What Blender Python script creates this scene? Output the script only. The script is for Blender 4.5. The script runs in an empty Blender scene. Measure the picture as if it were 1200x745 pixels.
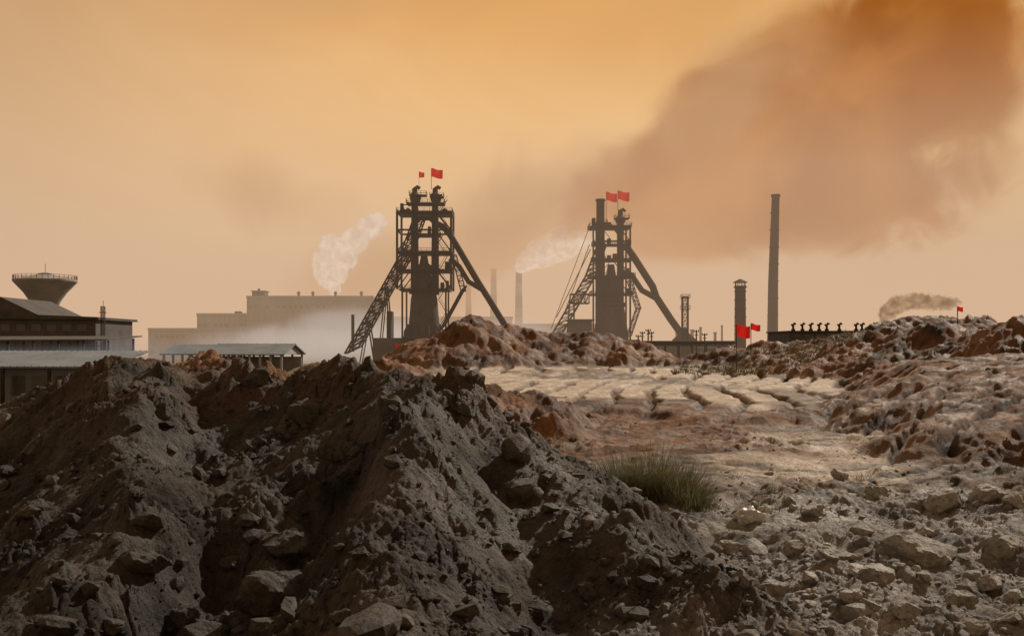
import bpy, math, numpy as np, random
from mathutils import Vector
random.seed(7)
F=1167.0; CZ=3.0; HY=405.0
sc=bpy.context.scene
def S(px,py,d): return ((px-600)/F*d, float(d), CZ+(HY-py)/F*d)
def sstep(a,b,x):
    t=np.clip((x-a)/(b-a),0,1); return t*t*(3-2*t)
# ---------------------------------------------------------------- noise
_r=np.random.RandomState(11)
ANG=_r.rand(256,256)*2*np.pi; GX=np.cos(ANG); GY=np.sin(ANG); RX=_r.rand(256,256); RY=_r.rand(256,256); RV=_r.rand(256,256)
def perlin(x,y,s=0):
    x=x+s*37.3; y=y+s*91.7
    xi=np.floor(x).astype(np.int64); yi=np.floor(y).astype(np.int64); xf=x-xi; yf=y-yi
    u=xf*xf*xf*(xf*(xf*6-15)+10); v=yf*yf*yf*(yf*(yf*6-15)+10)
    def g(i,j):
        a=(xi+i)&255; b=(yi+j)&255
        return GX[a,b]*(xf-i)+GY[a,b]*(yf-j)
    a=g(0,0); b=g(1,0); c=g(0,1); d=g(1,1)
    return ((a*(1-u)+b*u)*(1-v)+(c*(1-u)+d*u)*v)*1.5
def fbm(x,y,o=4,s=0,gain=.5):
    r=0;a=1;c,sn=math.cos(.6),math.sin(.6)
    for i in range(o):
        r=r+a*perlin(x,y,s+i*3); a*=gain
        x,y=(x*c-y*sn)*2.03,(x*sn+y*c)*2.03
    return r
def worley(x,y,s=0):
    x=x+s*17.1; y=y+s*53.9
    xi=np.floor(x).astype(np.int64); yi=np.floor(y).astype(np.int64)
    best=np.full(x.shape,9.0); val=np.zeros(x.shape)
    for i in(-1,0,1):
        for j in(-1,0,1):
            a=(xi+i)&255;b=(yi+j)&255
            dx=xi+i+RX[a,b]-x; dy=yi+j+RY[a,b]-y
            d=dx*dx+dy*dy; m=d<best; best=np.where(m,d,best); val=np.where(m,RV[a,b],val)
    return np.sqrt(best),val
def clods(x,y,s=0,r=.62):
    f,v=worley(x,y,s); rr=r*(.35+.75*v)
    return np.sqrt(np.clip(1-(f/rr)**2,0,1))*(.35+.65*v)
# ---------------------------------------------------------------- terrain
NEAR=[
 ([S(-260,540,10),S(-120,525,11),S(0,500,11.5),S(80,482,12),S(130,440,12.6),S(150,408,13)],.62,.25),
 ([S(150,408,13),S(158,435,11.5),S(165,500,9.6),S(150,570,7.6),S(110,650,6.2)],.72,.22),
 ([S(150,408,13),S(205,428,12.8),S(250,452,12.4),S(300,430,12),S(345,445,11.8),S(410,424,11)],.7,.3),
 ([S(345,445,11.8),S(330,510,9.6),S(300,580,8)],.6,.25),
 ([S(410,420,11),S(455,436,9.8),S(478,480,8.6),S(465,570,7.0),S(440,650,5.8),S(480,755,4.7)],.8,.2),
 ([S(455,436,9.8),S(520,450,9.7),S(570,482,9.4),S(625,514,9),S(700,578,8.1),S(790,655,7),S(880,755,6)],.66,.25),
]
RG=[([S(840,655,9),S(910,610,10.5),S(1000,574,12.5),S(1110,580,12.6),S(1260,582,12.5)],.42,.6),
    ([S(1020,670,8.5),S(1150,650,9),S(1300,650,9)],.3,.5)]
FAR=[
 ([S(482,432,85),S(515,395,85),S(548,375,85),S(582,384,88),S(640,388,90),S(700,391,90),S(745,402,88),S(810,432,85)],.50,.6),
 ([S(815,416,84),S(870,408,82),S(930,401,80),S(1000,392,76),S(1060,379,71),S(1088,371,68),S(1112,373,66),S(1150,386,62),S(1190,398,57),S(1320,392,50)],.36,.6),
 ([S(1195,382,52),S(1260,374,50),S(1400,382,50)],.6,.5),
 ([S(225,424,42),S(255,416,42),S(285,430,42)],.5,.3),
 ([S(560,456,34),S(600,460,36)],.4,.5),
 ([S(380,430,60),S(440,429,62),S(500,436,66)],.5,.6),
]
RAMP=[([S(1030,446,50),S(1110,432,48),S(1200,418,45),S(1330,405,42)],.105,.9)]
def piles(x,y,P):
    h=np.full(x.shape,-50.0)
    for pl,sl,r in P:
        for (a,b) in zip(pl[:-1],pl[1:]):
            dx=b[0]-a[0];dy=b[1]-a[1];L=dx*dx+dy*dy
            t=np.clip(((x-a[0])*dx+(y-a[1])*dy)/L,0,1)
            d=np.hypot(x-a[0]-t*dx,y-a[1]-t*dy)
            d=np.sqrt(d*d+r*r)-r
            h=np.maximum(h,a[2]+(b[2]-a[2])*t-sl*d)
    return h
def terrain(x,y,full=False):
    sp=np.maximum(.0024*y,.0012*np.abs(y)+.003)
    att=lambda w:np.clip(w/(2.5*sp)-.3,0,1)
    wx=x+fbm(x/2.2,y/2.2,3,1)*.22*np.clip(y/9,.5,3); wy=y+fbm(x/2.2,y/2.2,3,5)*.22*np.clip(y/9,.5,3)
    nearw=1-sstep(14,19,y)
    plateau=1.12*(1-sstep(11.5,17,y+fbm(x/3,y/3,2,8)*1.5))
    terr=(.35*sstep(37,40,y+fbm(x/5,y/5,3,9)*4)+.85*sstep(37,82,y))*(1-sstep(84,100,y))
    drop=-3.2*sstep(95,135,y)-3.2*sstep(22,50,y)*sstep(-.20,-.30,x/np.maximum(y,1))*(1-sstep(95,135,y))
    tzr=sstep(39,43,y)*(1-sstep(78,86,y))*sstep(-6,-3,x)
    base=plateau+terr+drop+fbm(x/9,y/9,3,2)*.12*(1-.7*tzr)
    pn=piles(wx,wy,NEAR); pr=piles(wx,wy,RG); pf=piles(wx+fbm(x/5,y/5,3,12)*.9,wy+fbm(x/5,y/5,3,14)*.9,FAR)
    edge=10.5+(y-28)*.35+fbm(x/4,y/4,3,15)*1.2
    prm=piles(x,y,RAMP)-.32*np.clip(edge+1.5-x,0,40)
    mT=sstep(-.1,.15,prm-base)*(1-nearw)*(prm>pf)
    pf=np.maximum(pf,prm)
    k=.12
    top=np.maximum(np.maximum(pn,pr),pf)
    h=np.where(np.abs(base-top)<k,np.maximum(base,top)+(k-np.abs(base-top))**2/(4*k),np.maximum(base,top))
    mN=sstep(-.15,.25,pn-np.maximum(base,pr))*nearw
    mF=sstep(-.05,.4,pf-base)*(1-nearw)
    for (hp,rx,ry,dp) in((S(185,700,5.9),.34,.6,.85),(S(385,560,7.6),.25,.9,.45),(S(255,600,7.2),.22,.5,.35),(S(560,640,6.4),.5,.4,.12)):
        h=h-dp*np.exp(-(((x-hp[0])/rx)**2+((y-hp[1])/ry)**2))
    patch=sstep(-.25,.35,fbm(x/1.1,y/1.1,3,21))
    n=fbm(x/1.5,y/1.5,3,23)*.16+fbm(x/.35,y/.35,4,24)*.035
    rid=-np.clip(.25-np.abs(perlin(x/1.0+fbm(x,y,2,3)*.5,y/1.0,25)),0,1)*.5
    px_=x+fbm(x/.2,y/.2,3,27)*.05; py_=y+fbm(x/.2,y/.2,3,28)*.05
    c1=clods(px_/.6,py_/.6,31)*.18; c2=clods(px_/.26,py_/.26,33)*.10; c3=clods(px_/.11,py_/.11,35)*.042; c4=clods(x/.05,y/.05,36)*.018
    crest=sstep(2.0,2.7,h)
    det=n+rid*.45*mN+(c1*(.35+.65*crest)*mN+c1*.25*(1-mN))*(.15+.85*patch)+c2*(.12+.88*patch)*(.4+.35*mN+.35*crest)+c3*att(.09)*(.25+.75*patch)+c4*att(.045)*(.3+.7*patch)+fbm(x/.12,y/.12,4,37)*.018*att(.12)
    h=h+det*nearw-.06*nearw
    fw=1-nearw; farcut=1-sstep(100,140,y)
    # wheel tracks sweeping up the right-hand ramp
    cx,cy=46.,4.
    rr=np.hypot(x-cx,(y-cy)); th=np.arctan2(y-cy,x-cx)
    tr=mT*sstep(22,25,y)*(1-sstep(46,51,y))
    q=(rr+fbm(x/8,y/8,2,55)*.9+fbm(x/1.2,y/1.2,3,59)*.10)/1.55; gg=np.abs(np.sin(np.pi*q)); g=sstep(.10,.60,gg)
    tread=np.sin(th*170+np.sin(np.pi*q)*2)
    lump=fbm(x/4,y/4,4,41)*.38+clods(x/1.6,y/1.6,43)*.24*att(1.0)+clods(x/.7,y/.7,45)*.16*att(.5)+clods(x/.33,y/.33,46)*.10*att(.3)+fbm(x/.8,y/.8,4,40)*.14*att(.5)
    tf=sstep(18,20,y)*(1-sstep(36,42,y))*(1-mF)*(1-tr)
    rough=sstep(-.1,.4,fbm(x/4,y/5,3,48))
    flat=fbm(x/3,y/3,4,47)*.09+clods(x/.55,y/.55,49)*.12*att(.4)*rough+clods(x/.22,y/.22,50)*.06*att(.2)*(.15+.85*rough)+fbm(x/.5,y/.5,4,51)*.05*att(.4)
    h=h+fw*farcut*(lump*mF*(1-.93*tr)+flat*(1-mF)*(1-.9*tzr)*(1-.8*tr))
    h=h+tr*(.40*(g-.7)+.06*tread*sstep(.4,.9,gg)*att(.3)+fbm(x/.6,y/.6,4,60)*.09*att(.4)+clods(x/.45,y/.45,63)*.07*rough*att(.4))
    # dozer ruts on the terrace: pressed strips with torn grooves
    tz=tzr*(1-sstep(.15,.5,mF))
    s=(x*.97-y*.24+fbm(x/16,y/16,2,53)*2.2+fbm(x/1.5,y/3,3,64)*.20)/2.0
    st=np.abs(np.sin(np.pi*s)); rut=sstep(.15,.62,st+fbm(x/.8,y/1.6,3,66)*.16)
    h=h+tz*(.27*(rut-.6)+fbm(x/.9,y/1.2,4,54)*.05+fbm(x/5,y/5,2,68)*.04)
    q2=(x*.62-y*.78+fbm(x/9,y/9,2,57)*3+fbm(x/1.2,y/1.2,2,65)*.15)/1.5; g2=np.abs(np.sin(np.pi*q2))
    h=h+tf*(.22*(g2**.45-.6))*sstep(-.4,.0,fbm(x/6,y/6,2,58))
    if not full: return h
    return h,mN,crest,mF,nearw,tz,rut,tr,g,patch,tf,g2
def H1(x,y): return float(terrain(np.array([float(x)]),np.array([float(y)]))[0])
def sight(px,py,d0=3.2,d1=90):
    ys=np.geomspace(d0,d1,1500); xs=(px-600)/F*ys
    z=CZ+(HY-py)/F*ys; h=terrain(xs,ys); i=np.argmax(h>z)
    if not (h>z).any(): i=len(ys)-1
    return xs[i],ys[i],h[i]
# ---------------------------------------------------------------- materials
def mat(name):
    m=bpy.data.materials.new(name); m.use_nodes=True; nt=m.node_tree; nt.nodes.clear()
    return m,nt,nt.nodes,nt.links
def N(nt,t): return nt.nodes.new(t)
def surf(name,c1,c2,scale=1.0,rough=.85,metal=0,bump=.2,bs=None,transl=0):
    m,nt,ns,lk=mat(name)
    o=N(nt,'ShaderNodeOutputMaterial'); b=N(nt,'ShaderNodeBsdfPrincipled'); b.inputs['Roughness'].default_value=rough; b.inputs['Metallic'].default_value=metal
    g=N(nt,'ShaderNodeNewGeometry'); n=N(nt,'ShaderNodeTexNoise'); n.inputs['Scale'].default_value=scale; n.inputs['Detail'].default_value=6; n.inputs['Roughness'].default_value=.65
    r=N(nt,'ShaderNodeValToRGB'); r.color_ramp.elements[0].position=.35; r.color_ramp.elements[1].position=.65
    r.color_ramp.elements[0].color=(*c1,1); r.color_ramp.elements[1].color=(*c2,1)
    lk.new(g.outputs['Position'],n.inputs['Vector']); lk.new(n.outputs['Fac'],r.inputs['Fac']); lk.new(r.outputs['Color'],b.inputs['Base Color'])
    n2=N(nt,'ShaderNodeTexNoise'); n2.inputs['Scale'].default_value=bs or scale*6; n2.inputs['Detail'].default_value=5
    lk.new(g.outputs['Position'],n2.inputs['Vector'])
    bp=N(nt,'ShaderNodeBump'); bp.inputs['Strength'].default_value=bump; bp.inputs['Distance'].default_value=.05
    lk.new(n2.outputs['Fac'],bp.inputs['Height']); lk.new(bp.outputs['Normal'],b.inputs['Normal'])
    last=b
    if transl:
        tl=N(nt,'ShaderNodeBsdfTranslucent'); lk.new(r.outputs['Color'],tl.inputs['Color']); ms=N(nt,'ShaderNodeMixShader'); ms.inputs[0].default_value=transl
        lk.new(b.outputs[0],ms.inputs[1]); lk.new(tl.outputs[0],ms.inputs[2]); last=ms
    lk.new(last.outputs[0],o.inputs['Surface'])
    return m
def soil_material():
    m,nt,ns,lk=mat('soil')
    o=N(nt,'ShaderNodeOutputMaterial'); b=N(nt,'ShaderNodeBsdfPrincipled')
    b.inputs['Specular IOR Level'].default_value=.3
    a=N(nt,'ShaderNodeAttribute'); a.attribute_name='soil'
    g=N(nt,'ShaderNodeNewGeometry')
    def noise(s,d=5,r=.6):
        n=N(nt,'ShaderNodeTexNoise'); n.inputs['Scale'].default_value=s; n.inputs['Detail'].default_value=d; n.inputs['Roughness'].default_value=r
        lk.new(g.outputs['Position'],n.inputs['Vector']); return n
    n1=noise(14,8,.75); mr=N(nt,'ShaderNodeMapRange'); mr.inputs[1].default_value=.3; mr.inputs[2].default_value=.7; mr.inputs[3].default_value=.45; mr.inputs[4].default_value=1.55
    lk.new(n1.outputs['Fac'],mr.inputs[0])
    mx=N(nt,'ShaderNodeVectorMath'); mx.operation='SCALE'; lk.new(a.outputs['Color'],mx.inputs[0]); lk.new(mr.outputs[0],mx.inputs['Scale'])
    lk.new(mx.outputs[0],b.inputs['Base Color'])
    nr_=noise(.7,4,.6); rm=N(nt,'ShaderNodeMapRange'); rm.inputs[1].default_value=.4; rm.inputs[2].default_value=.62; rm.inputs[3].default_value=.60; rm.inputs[4].default_value=.95; lk.new(nr_.outputs['Fac'],rm.inputs[0]); lk.new(rm.outputs[0],b.inputs['Roughness'])
    n2=noise(45,8,.85); v=N(nt,'ShaderNodeTexVoronoi'); v.inputs['Scale'].default_value=34; lk.new(g.outputs['Position'],v.inputs['Vector'])
    ad=N(nt,'ShaderNodeMath'); ad.operation='MULTIPLY_ADD'; ad.inputs[1].default_value=-.6; lk.new(v.outputs['Distance'],ad.inputs[0]); lk.new(n2.outputs['Fac'],ad.inputs[2])
    bp=N(nt,'ShaderNodeBump'); bp.inputs['Strength'].default_value=1.0; bp.inputs['Distance'].default_value=.035
    lk.new(ad.outputs[0],bp.inputs['Height'])
    n5=noise(5,6,.7); bp2=N(nt,'ShaderNodeBump'); bp2.inputs['Strength'].default_value=.8; bp2.inputs['Distance'].default_value=.12; lk.new(n5.outputs['Fac'],bp2.inputs['Height']); lk.new(bp.outputs['Normal'],bp2.inputs['Normal'])
    lk.new(bp2.outputs['Normal'],b.inputs['Normal']); lk.new(b.outputs['BSDF'],o.inputs['Surface'])
    return m
M_soil=soil_material()
# ---------------------------------------------------------------- mesh helpers
class MB:
    def __init__(s): s.v=[];s.f=[]
    def add(s,v,f):
        o=len(s.v); s.v+= [tuple(map(float,p)) for p in v]; s.f+=[tuple(i+o for i in q) for q in f]
    def box(s,x0,x1,y0,y1,z0,z1):
        s.add([(x0,y0,z0),(x1,y0,z0),(x1,y1,z0),(x0,y1,z0),(x0,y0,z1),(x1,y0,z1),(x1,y1,z1),(x0,y1,z1)],
              [(0,3,2,1),(4,5,6,7),(0,1,5,4),(1,2,6,5),(2,3,7,6),(3,0,4,7)])
    def beam(s,p,q,w,h=None):
        h=h or w; p=Vector(p);q=Vector(q);d=(q-p)
        if d.length<1e-6: return
        d.normalize(); u=d.cross(Vector((0,0,1)))
        if u.length<.01: u=Vector((1,0,0))
        u.normalize(); v=u.cross(d); u*=w/2; v*=h/2
        s.add([p-u-v,p+u-v,p+u+v,p-u+v,q-u-v,q+u-v,q+u+v,q-u+v],[(0,3,2,1),(4,5,6,7),(0,1,5,4),(1,2,6,5),(2,3,7,6),(3,0,4,7)])
    def tube(s,pts,r,n=16):
        pts=[Vector(p) for p in pts]; R=r if isinstance(r,(list,tuple)) else [r]*len(pts)
        rings=[]
        for i,p in enumerate(pts):
            d=(pts[min(i+1,len(pts)-1)]-pts[max(i-1,0)]).normalized()
            u=d.cross(Vector((0,1,0.01))); 
            if u.length<.05:u=Vector((1,0,0))
            u.normalize(); v=d.cross(u)
            rings.append([p+u*R[i]*math.cos(a*2*math.pi/n)+v*R[i]*math.sin(a*2*math.pi/n) for a in range(n)])
        vs=[q for r_ in rings for q in r_]; fs=[]
        for i in range(len(pts)-1):
            for a in range(n):
                b=(a+1)%n; fs.append((i*n+a,i*n+b,(i+1)*n+b,(i+1)*n+a))
        fs.append(tuple(reversed(range(n)))); fs.append(tuple((len(pts)-1)*n+a for a in range(n)))
        s.add(vs,fs)
    def lathe(s,x,y,prof,n=24): s.tube([(x,y,z) for r,z in prof],[r for r,z in prof],n)
    def obj(s,name,m,parent=None,smooth=False):
        me=bpy.data.meshes.new(name); me.from_pydata(s.v,[],s.f); me.update()
        if smooth:
            me.polygons.foreach_set('use_smooth',[True]*len(me.polygons))
            try: me.set_sharp_from_angle(angle=math.radians(35))
            except Exception: pass
        o=bpy.data.objects.new(name,me); sc.collection.objects.link(o); me.materials.append(m)
        if parent: o.parent=parent
        return o
def empty(name):
    e=bpy.data.objects.new(name,None); sc.collection.objects.link(e); e.empty_display_size=.5; return e
def npmesh(name,V,Fc,m,cols=None,smooth=True):
    me=bpy.data.meshes.new(name); k=Fc.shape[1]
    me.vertices.add(len(V)); me.vertices.foreach_set('co',V.astype(np.float32).ravel())
    me.loops.add(Fc.size); me.loops.foreach_set('vertex_index',Fc.astype(np.int32).ravel())
    me.polygons.add(len(Fc)); me.polygons.foreach_set('loop_start',np.arange(0,Fc.size,k,dtype=np.int32))
    me.update(calc_edges=True)
    me.polygons.foreach_set('use_smooth',np.full(len(Fc),smooth))
    if cols is not None:
        ca=me.color_attributes.new('soil','FLOAT_COLOR','POINT'); c=np.ones((len(V),4),np.float32); c[:,:3]=cols; ca.data.foreach_set('color',c.ravel())
    o=bpy.data.objects.new(name,me); sc.collection.objects.link(o); me.materials.append(m); return o
# ---------------------------------------------------------------- ground sheet
def soilcol(x,y,dat):
    h,mN,crest,mF,nearw,tz,rut,tr,g,patch,tf,g2=dat
    C=lambda c:np.array(c)[None,:]
    n1=fbm(x/1.3,y/1.3,4,71)[:,None]; n2=fbm(x/7,y/7,4,73)[:,None]; n3=fbm(x/.4,y/.4,3,75)[:,None]
    w=lambda a:a[:,None]
    dark=C((.050,.041,.034))*(1+.7*n1+.5*n3)
    cb=crest*sstep(-.3,.3,fbm(x/1.2,y/1.2,3,78)); dark=dark*(1-.7*w(cb))+C((.095,.055,.028))*.7*w(cb)
    dark=dark*(1+.6*w(sstep(-.6,1.2,(x+1.0)/3)))
    grav=C((.25,.230,.210))*(1+.4*n1+.4*n3)
    sand=C((.46,.38,.30))*(1+.25*n1+.2*n3)
    brown=C((.135,.066,.030))*(1+.5*n1+.6*n2+.4*n3)
    clay=C((.19,.145,.11))*(1+.4*n1+.3*n3)
    lx=sstep(-1.0,1.5,x-.05*y); a=np.maximum(mN,1-lx)
    near=dark*w(a)+grav*w(1-a)
    s_m=sstep(-.22,.22,fbm(x/6,y/12,5,77)+.08*(26-y)/10+.5*tz)
    flat=sand*w(s_m)+clay*w(1-s_m)
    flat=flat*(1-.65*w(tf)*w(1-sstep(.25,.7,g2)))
    bt=sstep(29,35,y+fbm(x/4,y/4,3,79)*5)*(1-sstep(39,42,y+fbm(x/2,y/2,3,85)*1.5))*.9; flat=flat*w(1-bt)+brown*.9*w(bt)
    bb=(1-sstep(5,10,x-fbm(x/4,y/4,2,80)*3))*sstep(24,30,y+fbm(x/3,y/3,3,82)*3)*(1-sstep(44,48,y+fbm(x/3,y/3,3,83)*3)); flat=flat*w(1-bb)+brown*w(bb)
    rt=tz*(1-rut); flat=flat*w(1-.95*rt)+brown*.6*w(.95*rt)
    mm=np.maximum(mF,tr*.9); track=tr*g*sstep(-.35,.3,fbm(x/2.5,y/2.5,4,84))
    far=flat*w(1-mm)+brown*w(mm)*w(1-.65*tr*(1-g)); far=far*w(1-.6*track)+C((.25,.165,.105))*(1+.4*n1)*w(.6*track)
    col=near*w(nearw)+far*w(1-nearw)
    fp=sstep(95,130,y)[:,None]; col=col*(1-fp)+C((.13,.11,.09))*(1+.3*n2)*fp
    return np.clip(col,.010,.7)
t=np.concatenate([np.linspace(-1.7,-.6,70,endpoint=False),np.linspace(-.6,.6,1050,endpoint=False),np.linspace(.6,1.7,70)])
yr=np.concatenate([np.geomspace(.4,3.5,50,endpoint=False),np.geomspace(3.5,20,760,endpoint=False),np.geomspace(20,130,700,endpoint=False),np.geomspace(130,12000,80)])
T,Y=np.meshgrid(t,yr); X=(T*Y).ravel(); Yf=Y.ravel()
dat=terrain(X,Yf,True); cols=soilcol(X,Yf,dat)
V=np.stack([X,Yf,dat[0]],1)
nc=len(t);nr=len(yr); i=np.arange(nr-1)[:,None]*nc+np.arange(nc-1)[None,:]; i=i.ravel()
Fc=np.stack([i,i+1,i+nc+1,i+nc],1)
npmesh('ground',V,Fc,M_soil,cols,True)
# ---------------------------------------------------------------- rocks
import bmesh
def ico(sub):
    bm=bmesh.new(); bmesh.ops.create_icosphere(bm,subdivisions=sub,radius=1)
    v=np.array([p.co[:] for p in bm.verts]); f=np.array([[q.index for q in p.verts] for p in bm.faces]); bm.free(); return v,f
def rockshape(sub,seed,planes=13):
    v,f=ico(sub); r=np.random.RandomState(seed); v=v/np.linalg.norm(v,axis=1)[:,None]
    n=r.normal(size=(planes,3)); n/=np.linalg.norm(n,axis=1)[:,None]; d=r.uniform(.62,1.0,planes)
    dots=v@n.T; rad=np.where(dots>.05,d[None,:]/np.maximum(dots,.05),9).min(1); rad=np.minimum(rad,1.25)
    rad=rad*(1+.06*perlin(v[:,0]*3+seed,v[:,1]*3+v[:,2]*2)+.04*perlin(v[:,0]*8,v[:,1]*8+v[:,2]*7,seed))
    return v*rad[:,None]*np.array([1,r.uniform(.65,.95),r.uniform(.5,.8)]),f
def rotm(r):
    a,b=r.uniform(0,6.28),r.normal()*.35; c_=r.normal()*.35
    Rz=np.array([[math.cos(a),-math.sin(a),0],[math.sin(a),math.cos(a),0],[0,0,1]])
    Rx=np.array([[1,0,0],[0,math.cos(b),-math.sin(b)],[0,math.sin(b),math.cos(b)]])
    Ry=np.array([[math.cos(c_),0,math.sin(c_)],[0,1,0],[-math.sin(c_),0,math.cos(c_)]])
    return Rz@Rx@Ry
r=np.random.RandomState(5)
def scatter(name,n,y0,y1,prob,smin,smax,sub,pw,embed=.25,light=1.0,grey=.25):
    yy=np.exp(r.uniform(math.log(y0),math.log(y1),n)); xx=r.uniform(-.75,.75,n)*yy
    d=terrain(xx,yy,True); keep=r.rand(n)<prob(xx,yy,d); xx=xx[keep];yy=yy[keep]; d=[q[keep] for q in d]
    cl=soilcol(xx,yy,d); shapes=[rockshape(sub,k) for k in range(14)]
    Vs=[];Fs=[];Cs=[];o=0
    sz=smin/np.maximum(r.rand(len(xx)),1e-3)**pw; sz=np.minimum(sz,smax)
    for k in range(len(xx)):
        v,f=shapes[r.randint(14)]; vv=(v*sz[k])@rotm(r).T+np.array([xx[k],yy[k],d[0][k]+sz[k]*(.5-embed)*.6])
        Vs.append(vv);Fs.append(f+o);o+=len(v)
        c=cl[k]*r.uniform(.8,1.5)*light+.012*(grey>.1); g=c.mean(); c=c*(1-grey)+g*grey
        Cs.append(np.repeat(c[None,:],len(v),0))
    npmesh(name,np.concatenate(Vs),np.concatenate(Fs),M_soil,np.concatenate(Cs),False)
pat=lambda x,y:sstep(-.35,.35,fbm(x/1.2,y/1.2,3,91))
scatter('gravel',36000,3.2,17,lambda x,y,d:np.where(x>.02*y,.15+.75*pat(x,y),.25+.75*pat(x,y)*d[9]),.010,.11,1,.5)
scatter('stones',2500,4,17,lambda x,y,d:np.where((x>.12*y),.85*pat(x,y)+.1,.38*pat(x,y)),.035,.20,2,.36,.25,1.3)
scatter('dirt_clods',16000,16,80,lambda x,y,d:np.where(d[3]>.3,.5*pat(x/3,y/3)*(1-.85*d[7]),.35*pat(x/2,y/2)*(1-.93*d[5])*(1-.8*d[7])),.03,.20,1,.36,.25,.85,.0)
BIG=[(1085,640,88,60),(1112,585,50,34),(1032,672,52,26),(1125,700,46,30),(1180,640,50,34),(950,598,36,20),(1000,700,34,22),(1160,575,44,30),(1192,585,30,26),(1030,575,30,22),(985,555,24,16),(905,690,38,22),(975,650,30,18),(1060,712,40,26),(1165,690,34,22),(855,640,34,26),(1145,735,40,26),(930,640,30,20),(1090,590,30,20),(1010,620,28,18),(1190,720,44,28),
     (335,637,62,46),(316,690,92,72),(160,655,66,40),(215,722,38,28),(398,722,30,22),(356,482,42,34),(240,745,90,44),(545,482,26,20),(60,728,50,26),(600,640,26,18),(690,690,34,22),(640,560,22,14),(30,600,34,22),(455,470,44,40),(300,440,44,30),(500,700,24,16),(100,690,34,24),(270,660,30,22),(130,735,40,26),(420,650,26,18)]
for k,(px,py,w,hh) in enumerate(BIG):
    x,y,z=sight(px,py+hh*.35); m=y/F
    v,f=rockshape(4,100+k,16); v=v/np.abs(v).max(0); a=r.uniform(-.25,.25)
    nz=fbm(v[:,0]*2.5+k,v[:,1]*2.5+v[:,2]*2,4,k)*.09; v=v*(1+nz)[:,None]
    v=v*np.array([w*m/2,w*m/2*.8,hh*m/2])
    R=np.array([[math.cos(a),0,math.sin(a)],[0,1,0],[-math.sin(a),0,math.cos(a)]]); v=v@R.T+np.array([x,y+w*m*.15,z+hh*m*.18])
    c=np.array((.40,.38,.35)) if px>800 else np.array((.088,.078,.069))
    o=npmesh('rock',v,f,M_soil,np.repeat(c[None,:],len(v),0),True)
    try:o.data.set_sharp_from_angle(angle=math.radians(28))
    except Exception: pass
# ---------------------------------------------------------------- grass
def blades(name,specs,m,lean0=.15,lean1=.75):
    V=[];Fx=[];o=0
    for (cx,cy,rad,ht,n,wd) in specs:
        a=r.uniform(0,6.28,n); q=np.sqrt(r.rand(n))*rad; x=cx+np.cos(a)*q; y=cy+np.sin(a)*q*.7; z=terrain(x,y)-.02
        for k in range(n):
            h=ht*r.uniform(.35,1.0)*(1-.45*(q[k]/rad)**2); lean=(q[k]/rad)*lean1+lean0; la=a[k]+r.normal()*.7; w=wd*r.uniform(.6,1.3)
            px,py=-math.sin(la)*w,math.cos(la)*w
            b0=np.array([x[k],y[k],z[k]])
            for s_ in range(4):
                t_=s_/3; ww=(1-t_*.9); b=b0+np.array([math.cos(la)*lean*h*t_**1.7,math.sin(la)*lean*h*t_**1.7,h*t_*(1-.2*t_*lean)])
                V+= [b+np.array([px,py,0])*ww,b-np.array([px,py,0])*ww]
            for s_ in range(3): Fx.append((o+2*s_,o+2*s_+1,o+2*s_+3,o+2*s_+2))
            o+=8
    npmesh(name,np.array(V),np.array(Fx),m)
M_grass=surf('grass_blades',(.055,.062,.03),(.20,.175,.09),9,.8,0,0,None,.3)
M_weed=surf('weed_leaves',(.055,.06,.02),(.13,.10,.04),2,.8,0,0,None,.3)
gy=13.2; gx=(762-600)/F*gy
blades('bush',[(gx,gy,.42,1.1,1300,.007),(gx-.38,gy+.15,.32,1.0,900,.007),(gx+.42,gy+.1,.34,.85,900,.007),(gx+.35,gy-.35,.40,.65,700,.006),(gx-.2,gy-.2,.3,.85,500,.006)],M_grass,.12,.6)
sp=[]
for _ in range(190):
    px=r.uniform(800,1000); y=r.uniform(66,80); x=(px-600)/F*y
    sp.append((x,y,.8,r.uniform(.25,.6),24,.03))
blades('grass',sp,M_weed)
sp=[]
for px,py in [(860,560),(905,575),(1165,556),(1185,548),(700,548),(1100,520),(830,590),(1010,560),(940,520),(890,600)]:
    x,y,z=sight(px,py); sp.append((x,y,.25,.22,70,.005))
blades('dry_grass',sp,M_grass)
v,f=ico(4); v=v*(1+.45*fbm(v[:,0]*2,v[:,1]*2+v[:,2],4,3)+.3*np.abs(perlin(v[:,0]*5,v[:,2]*5)))[:,None]
x,y,z=sight(876,612); v=v*np.array([.13,.10,.085])+np.array([x,y,z+.03])
npmesh('plastic_bag',v,f,surf('plastic_sheet',(.36,.36,.35),(.52,.51,.49),8,.5),None,True)
# ---------------------------------------------------------------- plant materials
M_steel=surf('rusty_steel',(.018,.014,.012),(.040,.028,.020),.6,.85,.1,.1)
M_shell=surf('furnace_shell',(.026,.023,.022),(.06,.048,.04),.25,.85,0,.1)
M_pale=surf('pale_render',(.28,.275,.27),(.36,.35,.34),.12,.9)
M_conc=surf('stained_concrete',(.20,.185,.175),(.30,.285,.27),.25,.9)
M_roof=surf('dark_roof_sheet',(.03,.028,.027),(.065,.055,.05),.4,.8)
M_blue=surf('weathered_roof_sheet',(.10,.115,.13),(.16,.175,.19),.3,.7)
M_glass=surf('dirty_glass',(.03,.035,.04),(.06,.06,.06),1,.3,0,0)
M_pane=surf('dusty_window',(.14,.14,.145),(.20,.195,.19),1,.5,0,0)
M_red=surf('red_cloth',(.62,.018,.012),(.75,.03,.02),1,.8,0,0,None,.35)
M_brick=surf('chimney_brick',(.03,.02,.016),(.06,.038,.028),.5,.9)
M_redband=surf('faded_red_paint',(.16,.08,.07),(.22,.11,.09),.5,.8)
M_darkwall=surf('dark_wall',(.05,.045,.042),(.09,.08,.072),.3,.9)
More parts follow.
